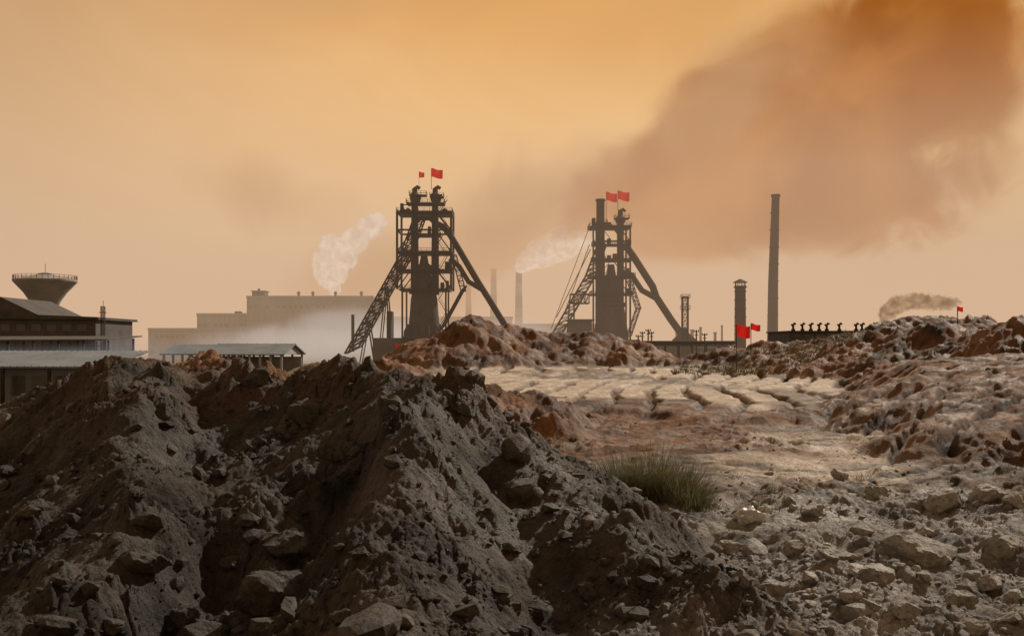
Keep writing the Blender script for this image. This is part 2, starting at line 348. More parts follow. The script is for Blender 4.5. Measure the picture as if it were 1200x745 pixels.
def rail(mb,x0,x1,y0,y1,z,h=1.1,w=.09,st=1.6):
    for (a,b) in(((x0,y0),(x1,y0)),((x1,y0),(x1,y1)),((x1,y1),(x0,y1)),((x0,y1),(x0,y0))):
        for zz in(z+h,z+h*.5): mb.beam((*a,zz),(*b,zz),w)
        L=math.hypot(b[0]-a[0],b[1]-a[1]); n=max(1,int(L/st))
        for i in range(n): 
            t_=i/n; mb.beam((a[0]+(b[0]-a[0])*t_,a[1]+(b[1]-a[1])*t_,z),(a[0]+(b[0]-a[0])*t_,a[1]+(b[1]-a[1])*t_,z+h),w)
def plat(mb,x0,x1,y0,y1,z,t=.3):
    mb.box(x0,x1,y0,y1,z-t,z); rail(mb,x0,x1,y0,y1,z)
def truss(mb,a,b,o,dv,n,w):
    a=Vector(a);b=Vector(b);o=Vector(o);dv=Vector(dv)
    for q in(Vector((0,0,0)),dv):
        mb.beam(a+q,b+q,w); mb.beam(a+o+q,b+o+q,w)
        for i in range(n+1):
            p=a.lerp(b,i/n)+q; mb.beam(p,p+o,w*.6)
            if i<n:
                p2=a.lerp(b,(i+1)/n)+q
                mb.beam(p,p2+o,w*.55) if i%2 else mb.beam(p+o,p2,w*.55)
    for i in range(n+1):
        p=a.lerp(b,i/n); mb.beam(p,p+dv,w*.6); mb.beam(p+o,p+o+dv,w*.6)
def frame(mb,x0,x1,y0,y1,zs,w,brace=True):
    for x in(x0,x1):
        for y in(y0,y1): mb.beam((x,y,zs[0]),(x,y,zs[-1]),w)
    for z in zs[1:]:
        for y in(y0,y1): mb.beam((x0,y,z),(x1,y,z),w*.8)
        for x in(x0,x1): mb.beam((x,y0,z),(x,y1,z),w*.8)
    if brace:
        for i in range(len(zs)-1):
            for y in(y0,y1): mb.beam((x0,y,zs[i]),(x1,y,zs[i+1]),w*.45); mb.beam((x1,y,zs[i]),(x0,y,zs[i+1]),w*.45)
            for x in(x0,x1): mb.beam((x,y0,zs[i]),(x,y1,zs[i+1]),w*.45)
def flag(name,base,hpole,w,h,flip=1,par=None,sm=0):
    e=par or empty(name); p=MB(); p.tube([base,(base[0],base[1],base[2]+hpole)],max(.03,w*.022),8); p.obj('pole',M_steel,e)
    vs=[];fs=[];nx,nz=14,6
    for j in range(nz+1):
        for i_ in range(nx+1):
            u=i_/nx; q=j/nz
            vs.append((base[0]+flip*w*u,base[1]+w*.13*math.sin(u*7+q)*u,base[2]+hpole-h*q*(1-sm*.3*u)-w*.16*u+w*.05*math.sin(u*6+1)))
    for j in range(nz):
        for i_ in range(nx): a=j*(nx+1)+i_; fs.append((a,a+1,a+nx+2,a+nx+1))
    f_=MB(); f_.add(vs,fs); f_.obj('cloth',M_red,e,True)
    return e
GZ=-3.3
# ---------------------------------------------------------------- blast furnace 1
d=300.; k=d/F
W=lambda px,py,dy=0:(( px-600)*k,d+dy,CZ+(HY-py)*k)
def X_(px): return (px-600)*k
def Z_(py): return CZ+(HY-py)*k
e=empty('blast_furnace')
s=MB()
cx=X_(497)
s.lathe(cx,d,[(5.2,GZ),(5.0,Z_(395)),(4.5,Z_(375)),(4.0,Z_(350)),(3.7,Z_(345)),(4.6,Z_(344)),(4.6,Z_(341)),(3.2,Z_(340)),(2.1,Z_(322)),(2.7,Z_(320)),(2.7,Z_(312)),(1.4,Z_(309)),(1.0,Z_(300))],28)
for a in range(10):
    c_,s_=math.cos(a*.628),math.sin(a*.628); s.tube([(cx+6.2*c_,d+6.2*s_,GZ),(cx+5.8*c_,d+5.8*s_,Z_(388)),(cx+4.6*c_,d+4.6*s_,Z_(380))],.35,8)
s.tube([(cx+5.9*math.cos(a*math.pi/12),d+5.9*math.sin(a*math.pi/12),Z_(396)) for a in range(25)],.6,8)
s.obj('furnace_stack',M_shell,e,True)
s=MB()
for px in(486,510):
    for dy in(-2.6,2.6):
        s.tube([W(px,345,dy),W(px,300,dy),W(px,250,dy*.5),W(px,232,dy*.3)],[.95,.95,.9,.9],12)
    s.lathe(X_(px),d,[(1.3,Z_(236)),(1.5,Z_(232)),(1.5,Z_(228)),(.8,Z_(226)),(.8,Z_(221))],12)
    s.tube([W(px,226),W(px,221),W(px+3,219),W(px+6,221)],.55,8)
    s.tube([W(px,240),W(px+5,236),W(px+7,228)],.4,8)
dn=[W(511,262),W(520,266),W(528,276),W(540,296),W(560,330),W(577,357),W(591,380)]
s.tube(dn,[.95]*7,12); s.tube([W(527,303),W(538,312),W(549,330),W(566,340)],.75,12)
s.tube([W(486,262),W(492,256),W(504,256),W(510,262)],.7,10)
s.lathe(*W(594,0)[:2],[(1.2,GZ),(3.4,GZ+4),(3.4,GZ+9),(1.2,GZ+13)],20)
s.obj('gas_uptakes_and_downcomer',M_steel,e,True)
s=MB()
frame(s,X_(468),X_(530),d-6,d+6,[Z_(340),Z_(318),Z_(297),Z_(272),Z_(251)],.62,False)
frame(s,X_(474),X_(524),d-6,d+6,[GZ,Z_(340)],.5,False)
for (a,b,c_,d_) in((468,297,486,272),(530,297,512,272),(468,340,484,318),(530,340,513,318),(530,272,513,251),(468,318,484,297)):
    for dy in(-6,6): s.beam(W(a,b,dy),W(c_,d_,dy),.3)
for x0,x1,py,hw in((470,528,340,6.4),(468,530,318,6.2),(470,528,297,6.2),(482,516,276,4),(467,531,251,6.4),(477,521,239,3.4),(480,500,229,2),(504,520,231,2)):
    plat(s,X_(x0),X_(x1),d-hw,d+hw,Z_(py),.28)
for i_ in range(9):
    z0=Z_(385)+i_*4.2; a=X_(516+ (i_%2)*10); b=X_(526-(i_%2)*10); s.beam((a,d-7.2,z0),(b,d-7.2,z0+4.2),.3,.18)
    s.beam((a,d-7.2,z0+1.1),(b,d-7.2,z0+5.3),.1)
truss(s,W(541,342,-5),W(516,388,-5),(1.6,0,1.6),(0,3,0),9,.32)
truss(s,W(530,300,-5),W(541,342,-5),(1.4,0,0),(0,3,0),7,.25)
for px in(472,478,521): s.lathe(X_(px),d,[(.9,Z_(251)),(.9,Z_(246)),(.3,Z_(244))],10)
s.beam(W(470,251),W(470,240),.3); s.beam(W(470,240),W(486,240),.3)
for q in range(14):
    px=r.choice([472,477,491,504,519,525]); py=r.choice([340,318,297,276,251]); hh=r.uniform(1,3); ww=r.uniform(.5,1.6); s.box(X_(px)-ww/2,X_(px)+ww/2,d-3,d-3+ww*2,Z_(py),Z_(py)+hh)
s.obj('steel_tower',M_steel,e)
s=MB()
truss(s,W(406,414,-3),W(470,300,-3),(4.2,0,2.0),(0,5,0),17,.5)
truss(s,W(470,300,-3),W(484,262,-3),(3.4,0,1.2),(0,5,0),6,.4)
for tt in(.35,.68):
    a=Vector(W(406,414,-3)).lerp(Vector(W(470,300,-3)),tt)
    for dy in(0,5):
        s.beam(a+Vector((1,dy,0)),(a.x+3.2,a.y+dy,GZ),.4); s.beam(a+Vector((1,dy,0)),(a.x-1.5,a.y+dy,GZ),.3)
s.box(X_(455),X_(460),d-4,d+3,GZ,Z_(365))
s.obj('skip_bridge',M_steel,e)
s=MB(); s.box(X_(440),X_(475),d-6,d+8,GZ,Z_(396)); s.box(X_(516),X_(545),d-6,d+6,GZ,Z_(398)); s.tube([W(411,412,4),W(411,368,4)],.5,10)
s.obj('cast_house',M_darkwall,e)
flag('flag',W(505.5,222),6.3,3.4,2.6); flag('flag',W(491,222),5.3,1.6,1.9,1,None,1)
flag('flag',(X_(468),d-12,GZ),7,2.6,2.3)
# ---------------------------------------------------------------- blast furnace 2
d=330.; k=d/F
e=empty('blast_furnace'); s=MB()
s.lathe(X_(716),d,[(6.2,GZ),(5.8,Z_(392)),(5.0,Z_(375)),(4.4,Z_(360)),(5.2,Z_(358)),(5.2,Z_(355)),(3.6,Z_(354)),(2.4,Z_(335)),(3.0,Z_(333)),(3.0,Z_(326)),(1.6,Z_(322)),(1.1,Z_(310))],28)
s.obj('furnace_stack',M_shell,e,True)
s=MB()
s.tube([W(703,375,-2),W(703,300,-2),W(703,236,-2)],[1.6,1.45,1.35],14); s.lathe(X_(703),d-2,[(1.6,Z_(237)),(1.6,Z_(234.5))],14)
s.tube([W(727,360),W(727,262)],1.15,12); s.lathe(X_(727),d,[(1.1,Z_(262)),(1.7,Z_(260)),(1.7,Z_(255)),(.9,Z_(253)),(.8,Z_(246))],12)
s.tube([W(727,252),W(727,247),W(730,245),W(733,248)],.5,8)
s.tube([W(727,290),W(735,290),W(742,300),W(765,336),W(769,348),W(786,374),W(802,396)],1.2,12)
s.tube([W(728,318),W(740,322),W(752,340),W(768,349)],.95,12)
s.tube([W(703,270),W(712,262),W(722,268),W(727,276)],.6,10)
s.lathe(X_(802),d,[(1.4,GZ),(1.6,GZ+1.5),(4.0,GZ+5),(4.0,Z_(398)),(1.5,Z_(390)),(1.2,Z_(384))],20)
s.obj('gas_uptakes_and_downcomer',M_steel,e,True)
s=MB()
frame(s,X_(697),X_(736),d-6,d+6,[GZ,Z_(345),Z_(325),Z_(305),Z_(285),Z_(267)],.55,False)
for (a,b,c_,d_) in((697,345,716,325),(736,345,716,325),(697,305,712,285),(736,325,722,305),(736,285,722,267)):
    for dy in(-6,6): s.beam(W(a,b,dy),W(c_,d_,dy),.28)
for x0,x1,py,hw in((692,740,345,6.6),(690,742,325,6.5),(694,740,305,6.2),(694,738,287,4),(690,738,267,6),(720,737,256,2.4),(696,711,262,3)):
    plat(s,X_(x0),X_(x1),d-hw,d+hw,Z_(py),.28)
truss(s,W(734,330,-5),W(744,362,-5),(1.4,0,0),(0,3,0),7,.25)
truss(s,W(744,362,-5),W(733,395,-5),(1.4,0,0.4),(0,3,0),7,.25)
s.tube([W(652,372,0),W(692,292,0)],.13,6); s.tube([W(660,372,4),W(692,285,4)],.13,6); s.tube([W(646,385,0),W(690,268,0)],.1,6)
for i_ in range(8):
    z0=Z_(380)+i_*4.; a=X_(700+(i_%2)*12); b=X_(712-(i_%2)*12); s.beam((a,d-7,z0),(b,d-7,z0+4.),.3,.18)
for q in range(14):
    px=r.choice([695,713,720,735]); py=r.choice([345,325,305,287,267]); hh=r.uniform(1,3); ww=r.uniform(.5,1.6); s.box(X_(px)-ww/2,X_(px)+ww/2,d-3,d-3+ww*2,Z_(py),Z_(py)+hh)
s.obj('steel_tower',M_steel,e)
s=MB()
truss(s,W(642,400,-3),W(686,324,-3),(4.4,0,2.2),(0,5,0),12,.45)
truss(s,W(686,324,-3),W(698,292,-3),(3.4,0,1.2),(0,5,0),5,.4)
s.beam(W(672,352,-3),W(672,410,-3),.5); s.beam(W(668,352,2),W(664,410,2),.5); truss(s,W(668,345,-3),W(690,345,-3),(0,0,-3),(0,5,0),5,.35)
s.obj('skip_bridge',M_steel,e)
s=MB(); s.box(X_(667),X_(692),d-6,d+8,GZ,Z_(376)); s.box(X_(664),X_(695),d-7,d+9,Z_(376),Z_(374.5)); s.box(X_(733),X_(748),d-5,d+6,GZ,Z_(398))
s.obj('cast_house',M_darkwall,e)
flag('flag',W(710.5,262),10.4,3.6,2.8); flag('flag',W(724,246),6.3,3.9,2.9)
# ---------------------------------------------------------------- lattice mast, pipe bridge, small yards
d=320.;k=d/F
s=MB(); frame(s,X_(799.5),X_(806),d-1,d+1,[GZ]+[Z_(q) for q in range(396,346,-8)]+[Z_(348)],.28); plat(s,X_(798),X_(808),d-1.5,d+1.5,Z_(362),.2); plat(s,X_(798),X_(808),d-1.5,d+1.5,Z_(349),.2)
s.obj('lattice_mast',M_steel)
e=empty('pipe_bridge'); s=MB(); d=290.;k=d/F
truss(s,W(742,405),W(862,405),(0,0,1.2),(0,2.4,0),26,.2); s.tube([W(742,401,.8),W(862,401,.8)],.45,10); s.tube([W(742,403,2),W(862,403,2)],.3,10)
for px in range(748,862,16): s.beam(W(px,405),(X_(px),d,GZ),.3); s.beam(W(px,405,2.4),(X_(px),d+2.4,GZ),.3)
s.obj('trestle',M_steel,e)
for px,top in((757,388),(764,385),(768,388),(752,392),(822,386),(832,390)):
    s=MB(); s.tube([(X_(px),d+8,GZ),W(px,top,8)],.22,8); s.beam(W(px-3,top+2,8),W(px+3,top+2,8),.22); s.beam(W(px-2.4,top+6,8),W(px+2.4,top+6,8),.2)
    for q in(-2.6,0,2.6): s.lathe(X_(px+q),d+8,[(.12,Z_(top+2)),(.2,Z_(top+1)),(.1,Z_(top))],8)
    s.obj('utility_pole',M_steel)
def shed(name,x0,x1,y0,y1,zb,ze,zr,mw,mr,bays=6,open_=False):
    e=empty(name); s=MB(); ym=(y0+y1)/2; o=.5
    if open_:
        for i_ in range(bays+1):
            x=x0+(x1-x0)*i_/bays
            for y in(y0,y1): s.beam((x,y,zb),(x,y,ze),.3)
        s.box(x0,x1,y1-.6,y1-.35,zb,ze-.4)
    else: s.box(x0,x1,y0,y1,zb,ze)
    s.add([(x0,y0,ze),(x0,y1,ze),(x0,ym,zr),(x1,y0,ze),(x1,y1,ze),(x1,ym,zr)],[(0,2,1),(3,4,5)])
    s.obj('walls',mw,e)
    s=MB(); t_=.18
    for (ya,za,yb,zb2) in((y0-o,ze-.1,ym,zr+.02),(y1+o,ze-.1,ym,zr+.02)):
        s.add([(x0-o,ya,za),(x1+o,ya,za),(x1+o,yb,zb2),(x0-o,yb,zb2),(x0-o,ya,za+t_),(x1+o,ya,za+t_),(x1+o,yb,zb2+t_),(x0-o,yb,zb2+t_)],[(0,1,2,3),(4,7,6,5),(0,4,5,1),(3,2,6,7),(0,3,7,4),(1,5,6,2)])
        n=int((x1-x0)/1.2)
        for i_ in range(n+1):
            x=x0-o+.1+(x1-x0+2*o-.2)*i_/n; s.beam((x,ya,za+t_+.03),(x,yb,zb2+t_+.03),.1,.07)
    s.obj('roof',mr,e)
    if not open_:
        s=MB()
        for i_ in range(bays):
            xa=x0+(x1-x0)*(i_+.2)/bays; xb=x0+(x1-x0)*(i_+.8)/bays
            s.box(xa,xb,y0-.05,y0-.004,ze-1.9,ze-.7)
        s.obj('windows',M_glass,e)
    return e
d=310.;k=d/F
shed('warehouse',X_(770),X_(812),d+10,d+24,GZ,Z_(404),Z_(400),M_darkwall,M_roof,6)
shed('warehouse',X_(815),X_(856),d,d+12,GZ,Z_(409),Z_(405),M_conc,M_roof,6)
d=420.;k=d/F
for px,top,r_ in((811,388,.7),(821,385,.5),(838,391,.6),(846,383,.4),(793,391,.5)):
    s=MB(); s.lathe(X_(px),d,[(r_*1.2,GZ),(r_,Z_(top)),(r_*1.3,Z_(top)+.1),(r_*1.3,Z_(top)+.7)],12); s.obj('steel_flue',M_steel)
# ---------------------------------------------------------------- chimneys
d=350.;k=d/F
s=MB(); s.tube([(X_(905),d,GZ),(X_(906),d,Z_(330)),(X_(909),d,Z_(231)),(X_(909),d,Z_(230.9)),(X_(909),d,Z_(228))],[1.95,1.7,1.35,1.6,1.6],24)
for q in range(8): s.tube([(X_(905.2+q*.4),d,Z_(390-q*20)),(X_(905.2+q*.4),d,Z_(389-q*20))],1.98-.05*q,24)
s.obj('tall_chimney',M_brick,None,True)
d=320.;k=d/F; e=empty('capped_chimney')
s=MB(); s.lathe(X_(867.5),d,[(1.9,GZ),(1.7,Z_(338)),(1.9,Z_(337)),(1.9,Z_(335))],24)
for q in range(6): s.lathe(X_(867.5),d,[(1.95,Z_(392-q*10)),(1.95,Z_(391-q*10))],24)
s.obj('shaft',M_brick,e,True)
s=MB(); 
for a in range(8): s.beam((X_(867.5)+1.6*math.cos(a*.785),d+1.6*math.sin(a*.785),Z_(335)),(X_(867.5)+1.6*math.cos(a*.785),d+1.6*math.sin(a*.785),Z_(331)),.2)
s.lathe(X_(867.5),d,[(2.3,Z_(331.2)),(2.3,Z_(330.6)),(.4,Z_(327))],20)
s.lathe(X_(867.5),d,[(2.2,Z_(336.5)),(2.2,Z_(336))],20)
s.obj('cap',M_steel,e)
d=620.;k=d/F
for px,top,r_,m1 in((608,318,1.9,0),(578.5,317,1.75,1),(549,333,1.6,1)):
    e=empty('banded_chimney'); zt=Z_(top); n=7; 
    for j in range(n):
        zz0=GZ+(zt-GZ)*j/n; zz1=GZ+(zt-GZ)*(j+1)/n; ra=r_*(1.5-.5*j/n); rb=r_*(1.5-.5*(j+1)/n)
        s=MB(); s.lathe(X_(px),d,[(ra,zz0),(rb,zz1)],20); s.obj('band_%d'%(j+1),(M_redband if m1 else M_darkwall) if (j%2==0) else M_conc,e,True)
    s=MB(); s.lathe(X_(px),d,[(r_*1.15,zt),(r_*1.15,zt+.8)],20); s.obj('rim',M_steel,e)
# ---------------------------------------------------------------- left side buildings
def block(e,name,x0,x1,y0,y1,z0,z1,m,rows,cols,wh=1.3,ww=.5,pil=True):
    s=MB(); s.box(x0,x1,y0,y1,z0,z1); s.obj(name,m,e)
    s=MB(); s.box(x0-.4,x1+.4,y0-.4,y0-.003,z1-.5,z1+.5); s.box(x0-.4,x0-.003,y0,y1,z1-.5,z1+.5); s.box(x1+.003,x1+.4,y0-.4,y1,z1-.5,z1+.5)
    if pil:
        for c in range(cols+1):
            x=x0+(x1-x0)*c/cols; s.box(x-.25,x+.25,y0-.18,y0-.002,z0,z1-.51)
    s.obj(name+'_trim',m,e)
    s=MB(); zz=(z1-z0)/rows
    for r_ in range(rows):
        for c in range(cols):
            if r.rand()<.3: continue
            xa=x0+(x1-x0)*(c+.5-ww/2)/cols; xb=x0+(x1-x0)*(c+.5+ww/2)/cols; zc=z0+zz*(r_+.55)
            s.box(xa,xb,y0-.06,y0-.004,zc-wh/2,zc+wh/2)
    s.obj(name+'_windows',M_pane,e)
d=400.;k=d/F
e=empty('factory_building')
block(e,'main_hall',X_(290),X_(436),d,d+40,GZ,Z_(348),M_pale,3,22,1.3,.3)
block(e,'wing',X_(228),X_(289.6),d+4,d+40,GZ,Z_(368),M_pale,2,10,1.2,.5)
block(e,'annex',X_(181),X_(289.4),d-6,d+3.4,GZ,Z_(386),M_pale,2,18,1.3,.6)
s=MB(); s.box(X_(293),X_(308),d+3,d+9,Z_(348),Z_(341)); s.box(X_(292),X_(309),d+2.5,d+9.5,Z_(341),Z_(340))
s.lathe(X_(299),d+6,[(.5,Z_(340)),(.5,Z_(337))],10); 
for px in(345,362,389,420): s.lathe(X_(px),d+8,[(.5,Z_(348)),(.5,Z_(343)),(.9,Z_(342.6)),(.3,Z_(340))],10)
s.box(X_(270),X_(276),d+6,d+10,Z_(368),Z_(364))
s.obj('rooftop_vents',M_darkwall,e)
e=empty('factory_building'); d=520.;k=d/F
block(e,'long_hall',X_(436),X_(600),d,d+40,GZ,Z_(372),M_pale,3,16,1.5,.5)
block(e,'end_hall',X_(600.5),X_(700),d+5,d+40,GZ,Z_(380),M_pale,3,10,1.5,.5)
# ---- water tower
d=200.;k=d/F
e=empty('water_tower'); s=MB(); cx=X_(53)
s.lathe(cx,d,[(2.6,GZ),(2.1,Z_(366)),(2.1,Z_(363)),(2.3,Z_(361)),(2.9,Z_(353)),(4.0,Z_(343)),(5.7,Z_(332)),(6.0,Z_(330)),(6.0,Z_(328)),(5.4,Z_(327.4)),(1.8,Z_(322)),(1.3,Z_(322)),(1.3,Z_(320.5)),(.2,Z_(319))],40)
s.obj('tank',M_conc,e,True)
s=MB()
for a in range(36):
    c_,s_=math.cos(a*math.pi/18),math.sin(a*math.pi/18); c2,s2=math.cos((a+1)*math.pi/18),math.sin((a+1)*math.pi/18)
    s.beam((cx+5.9*c_,d+5.9*s_,Z_(328)),(cx+5.9*c_,d+5.9*s_,Z_(323)),.07)
    for z in(Z_(323),Z_(325.5)): s.beam((cx+5.9*c_,d+5.9*s_,z),(cx+5.9*c2,d+5.9*s2,z),.07)
s.tube([(cx,d,Z_(319)),(cx,d,Z_(309))],.05,6)
s.obj('railing',M_steel,e)
# ---- workshops at left
d=165.;k=d/F
e=empty('workshop_building'); s=MB()
xa,xb=X_(-220),X_(112); s.box(xa,xb,d,d+16,GZ,Z_(374)); s.obj('walls',M_darkwall,e)
s=MB()
s.add([(xa,d-1,Z_(372)),(X_(116),d-1,Z_(374.5)),(X_(116),d+17,Z_(374.5)),(xa,d+17,Z_(372)),(xa,d-1,Z_(340)),(X_(4),d-1,Z_(348)),(X_(4),d+17,Z_(348)),(xa,d+17,Z_(340)),(X_(48),d-1,Z_(369)),(X_(48),d+17,Z_(369)),(X_(116),d-1,Z_(371.5)),(X_(116),d+17,Z_(371.5))],
 [(0,4,5,8,10,1),(3,2,11,9,6,7),(4,7,6,5),(5,6,9,8),(8,9,11,10),(1,10,11,2),(0,1,2,3),(0,3,7,4)])
s.obj('roof',M_roof,e)
s=MB()
for i_ in range(18):
    px=-215+i_*18; s.box(X_(px),X_(px+11),d-.06,d-.004,Z_(388),Z_(380))
s.obj('windows',M_glass,e)
s=MB(); frame(s,X_(119),X_(122.5),d-.3,d+.2,[GZ]+[Z_(q) for q in range(395,360,-6)]+[Z_(359)],.09); s.beam(W(116,366),W(125,366),.12); s.tube([W(121,359),W(121,352)],.04,6); s.obj('lattice_mast',M_steel)
d=140.;k=d/F
e=empty('loading_canopy'); s=MB()
s.add([(X_(-150),d-3,Z_(401)),(X_(136),d-3,Z_(399)),(X_(139),d+9,Z_(394)),(X_(-150),d+9,Z_(395)),(X_(-150),d-3,Z_(399)),(X_(136),d-3,Z_(397.5)),(X_(139),d+9,Z_(392.6)),(X_(-150),d+9,Z_(393.5))],[(0,3,2,1),(4,5,6,7),(0,1,5,4),(1,2,6,5),(2,3,7,6),(3,0,4,7)])
s.obj('roof',M_roof,e); s=MB()
for i_ in range(28):
    px=-148+i_*10.4
    s.beam((X_(px),d-2.6,Z_(412)),(X_(px),d-2.6,Z_(400)),.13)
for i_ in range(10): 
    px=-148+i_*31; s.beam((X_(px),d-2.6,GZ),(X_(px),d-2.6,Z_(399.5)),.25); s.beam((X_(px),d+8,GZ),(X_(px),d+8,Z_(396)),.25)
s.beam((X_(-150),d-2.6,Z_(405)),(X_(134),d-2.6,Z_(405)),.1); s.box(X_(-150),X_(134),d-3,d-2.2,Z_(413.5),Z_(412))
s.obj('posts',M_steel,e)
d=95.;k=d/F
e=empty('storage_shed'); s=MB()
xa,xb=X_(-260),X_(118)
s.box(xa,xb,d+.5,d+14,GZ-.2,Z_(432)); s.obj('walls',M_blue,e)
s=MB(); s.add([(xa,d-1,Z_(431)),(xb+.8,d-1,Z_(431)),(xb-1.2,d+16,Z_(414)),(xa,d+16,Z_(414)),(xa,d-1,Z_(429)),(xb+.8,d-1,Z_(429)),(xb-1.2,d+16,Z_(412)),(xa,d+16,Z_(412))],[(0,3,2,1),(4,5,6,7),(0,1,5,4),(1,2,6,5),(2,3,7,6),(3,0,4,7)])
for i_ in range(46):
    t_=i_/45; xx=xa+.2+(xb-xa-.2)*t_; s.beam((xx,d-1,Z_(428.6)),(xx-.8*t_,d+16,Z_(411.6)),.08,.08)
s.obj('roof',M_blue,e)
s=MB()
for px in(-60,-30,10,34,60,96): s.box(X_(px),X_(px+16),d+.44,d+.496,Z_(463),Z_(440))
s.obj('doors',M_glass,e)
s=MB()
for px in(-50,8,62,110): s.beam((X_(px),d-.8,GZ-.2),(X_(px),d-.8,Z_(431)),.28)
s.tube([(X_(10),d-2.5,GZ),(X_(10),d-2.5,Z_(421))],.3,10)
s.obj('posts',M_steel,e)
d=150.;k=d/F
shed('open_shed',X_(192),X_(268),d,d+12,GZ,Z_(415),Z_(405),M_conc,M_blue,7,True)
shed('open_shed',X_(262),X_(344),d-8,d+6,GZ,Z_(415),Z_(404),M_conc,M_blue,7,True)
# ---------------------------------------------------------------- right side warehouse with swan-neck vents
d=240.;k=d/F
e=empty('long_warehouse')
s=MB(); s.box(X_(925),X_(1320),d,d+20,GZ,Z_(389)); s.obj('walls',M_darkwall,e)
s=MB(); s.box(X_(923),X_(1322),d-.6,d+20.6,Z_(389)+.003,Z_(387.4)); s.obj('roof',M_roof,e)
s=MB()
for px in(935,946,956,966,975,990,1010,1017,1030,1040):
    s.tube([W(px,387.5,4),W(px,380.5,4),W(px+1.5,378.2,4),W(px+3,379.5,4)],.28,8); s.tube([W(px,382,4),W(px-2.2,379.5,4)],.24,8); s.lathe(X_(px),d+4,[(.5,Z_(387.4)),(.5,Z_(385))],10)
s.obj('swan_neck_vents',M_steel,e)
s=MB()
for i_ in range(30):
    px=930+i_*13; s.box(X_(px),X_(px+7),d-.06,d-.004,Z_(395),Z_(391.5))
s.obj('windows',M_glass,e)
d=300.;k=d/F; s=MB(); s.lathe(X_(1034),d,[(1.0,GZ),(.8,Z_(384)),(1,Z_(383.5)),(1,Z_(381))],14); s.obj('steel_flue',M_steel)
y=74.; x=(863-600)/F*y; z=H1(x,y); 
flag('flag',(x,y,z-.1),CZ+(HY-380)/F*y-z+.1,1.05,.9)
y=77.; x=(880-600)/F*y; z=H1(x,y); flag('flag',(x,y,z-.1),CZ+(HY-379)/F*y-z+.1,.75,.5)
y=64.; x=(1122-600)/F*y; z=H1(x,y); flag('flag',(x,y,z-.1),CZ+(HY-359)/F*y-z+.1,.38,.3)
# ---------------------------------------------------------------- smoke and haze (volumes, glow stands in for scattered light)
def smoke_mat(name,col,dens,nscale,thr,edge,scat=0.0,warp=.5,soft=.55,col2=None):
    m,nt,ns,lk=mat(name); o=N(nt,'ShaderNodeOutputMaterial')
    tc=N(nt,'ShaderNodeTexCoord'); g=N(nt,'ShaderNodeNewGeometry')
    n=N(nt,'ShaderNodeTexNoise'); n.inputs['Scale'].default_value=nscale; n.inputs['Detail'].default_value=6; n.inputs['Roughness'].default_value=.62; n.inputs['Distortion'].default_value=warp
    lk.new(g.outputs['Position'],n.inputs['Vector'])
    ln=N(nt,'ShaderNodeVectorMath'); ln.operation='LENGTH'; lk.new(tc.outputs['Object'],ln.inputs[0])
    sub=N(nt,'ShaderNodeMath'); sub.operation='SUBTRACT'; sub.inputs[0].default_value=1; lk.new(ln.outputs['Value'],sub.inputs[1])
    nm=N(nt,'ShaderNodeMath'); nm.operation='MULTIPLY_ADD'; nm.inputs[1].default_value=edge; nm.inputs[2].default_value=-.5*edge-thr; lk.new(n.outputs['Fac'],nm.inputs[0])
    ad=N(nt,'ShaderNodeMath'); ad.operation='ADD'; lk.new(sub.outputs[0],ad.inputs[0]); lk.new(nm.outputs[0],ad.inputs[1])
    mr=N(nt,'ShaderNodeMapRange'); mr.interpolation_type='SMOOTHSTEP'; mr.inputs[1].default_value=0; mr.inputs[2].default_value=soft; mr.inputs[3].default_value=0; mr.inputs[4].default_value=dens
    lk.new(ad.outputs[0],mr.inputs[0])
    fd=N(nt,'ShaderNodeMapRange'); fd.inputs[1].default_value=0; fd.inputs[2].default_value=.25; lk.new(sub.outputs[0],fd.inputs[0])
    mu=N(nt,'ShaderNodeMath'); mu.operation='MULTIPLY'; lk.new(mr.outputs[0],mu.inputs[0]); lk.new(fd.outputs[0],mu.inputs[1])
    ab=N(nt,'ShaderNodeVolumeAbsorption'); ab.inputs['Color'].default_value=(0,0,0,1); em=N(nt,'ShaderNodeEmission'); em.inputs['Color'].default_value=(*col,1)  # emission stands in for daylight scattered by the smoke
    if col2:
        n3=N(nt,'ShaderNodeTexNoise'); n3.inputs['Scale'].default_value=nscale*.8; n3.inputs['Detail'].default_value=4; n3.inputs['Distortion'].default_value=.6; lk.new(g.outputs['Position'],n3.inputs['Vector'])  # noise between two glow colours, paints the smoke's self-shading
        rc=N(nt,'ShaderNodeValToRGB'); rc.color_ramp.elements[0].position=.38; rc.color_ramp.elements[1].position=.64; rc.color_ramp.elements[0].color=(*col2,1); rc.color_ramp.elements[1].color=(*col,1)
        lk.new(n3.outputs['Fac'],rc.inputs[0]); lk.new(rc.outputs[0],em.inputs['Color'])
    m1=N(nt,'ShaderNodeMath'); m1.operation='MULTIPLY'; m1.inputs[1].default_value=1-scat; lk.new(mu.outputs[0],m1.inputs[0])
    lk.new(m1.outputs[0],ab.inputs['Density']); lk.new(m1.outputs[0],em.inputs['Strength'])
    a1=N(nt,'ShaderNodeAddShader'); lk.new(ab.outputs[0],a1.inputs[0]); lk.new(em.outputs[0],a1.inputs[1]); last=a1
    if scat>0:
        sv=N(nt,'ShaderNodeVolumeScatter'); sv.inputs['Color'].default_value=(.95,.93,.9,1); m2=N(nt,'ShaderNodeMath'); m2.operation='MULTIPLY'; m2.inputs[1].default_value=scat; lk.new(mu.outputs[0],m2.inputs[0]); lk.new(m2.outputs[0],sv.inputs['Density'])
        a2=N(nt,'ShaderNodeAddShader'); lk.new(last.outputs[0],a2.inputs[0]); lk.new(sv.outputs[0],a2.inputs[1]); last=a2
    lk.new(last.outputs[0],o.inputs['Volume']); return m
iv,iff=ico(3)
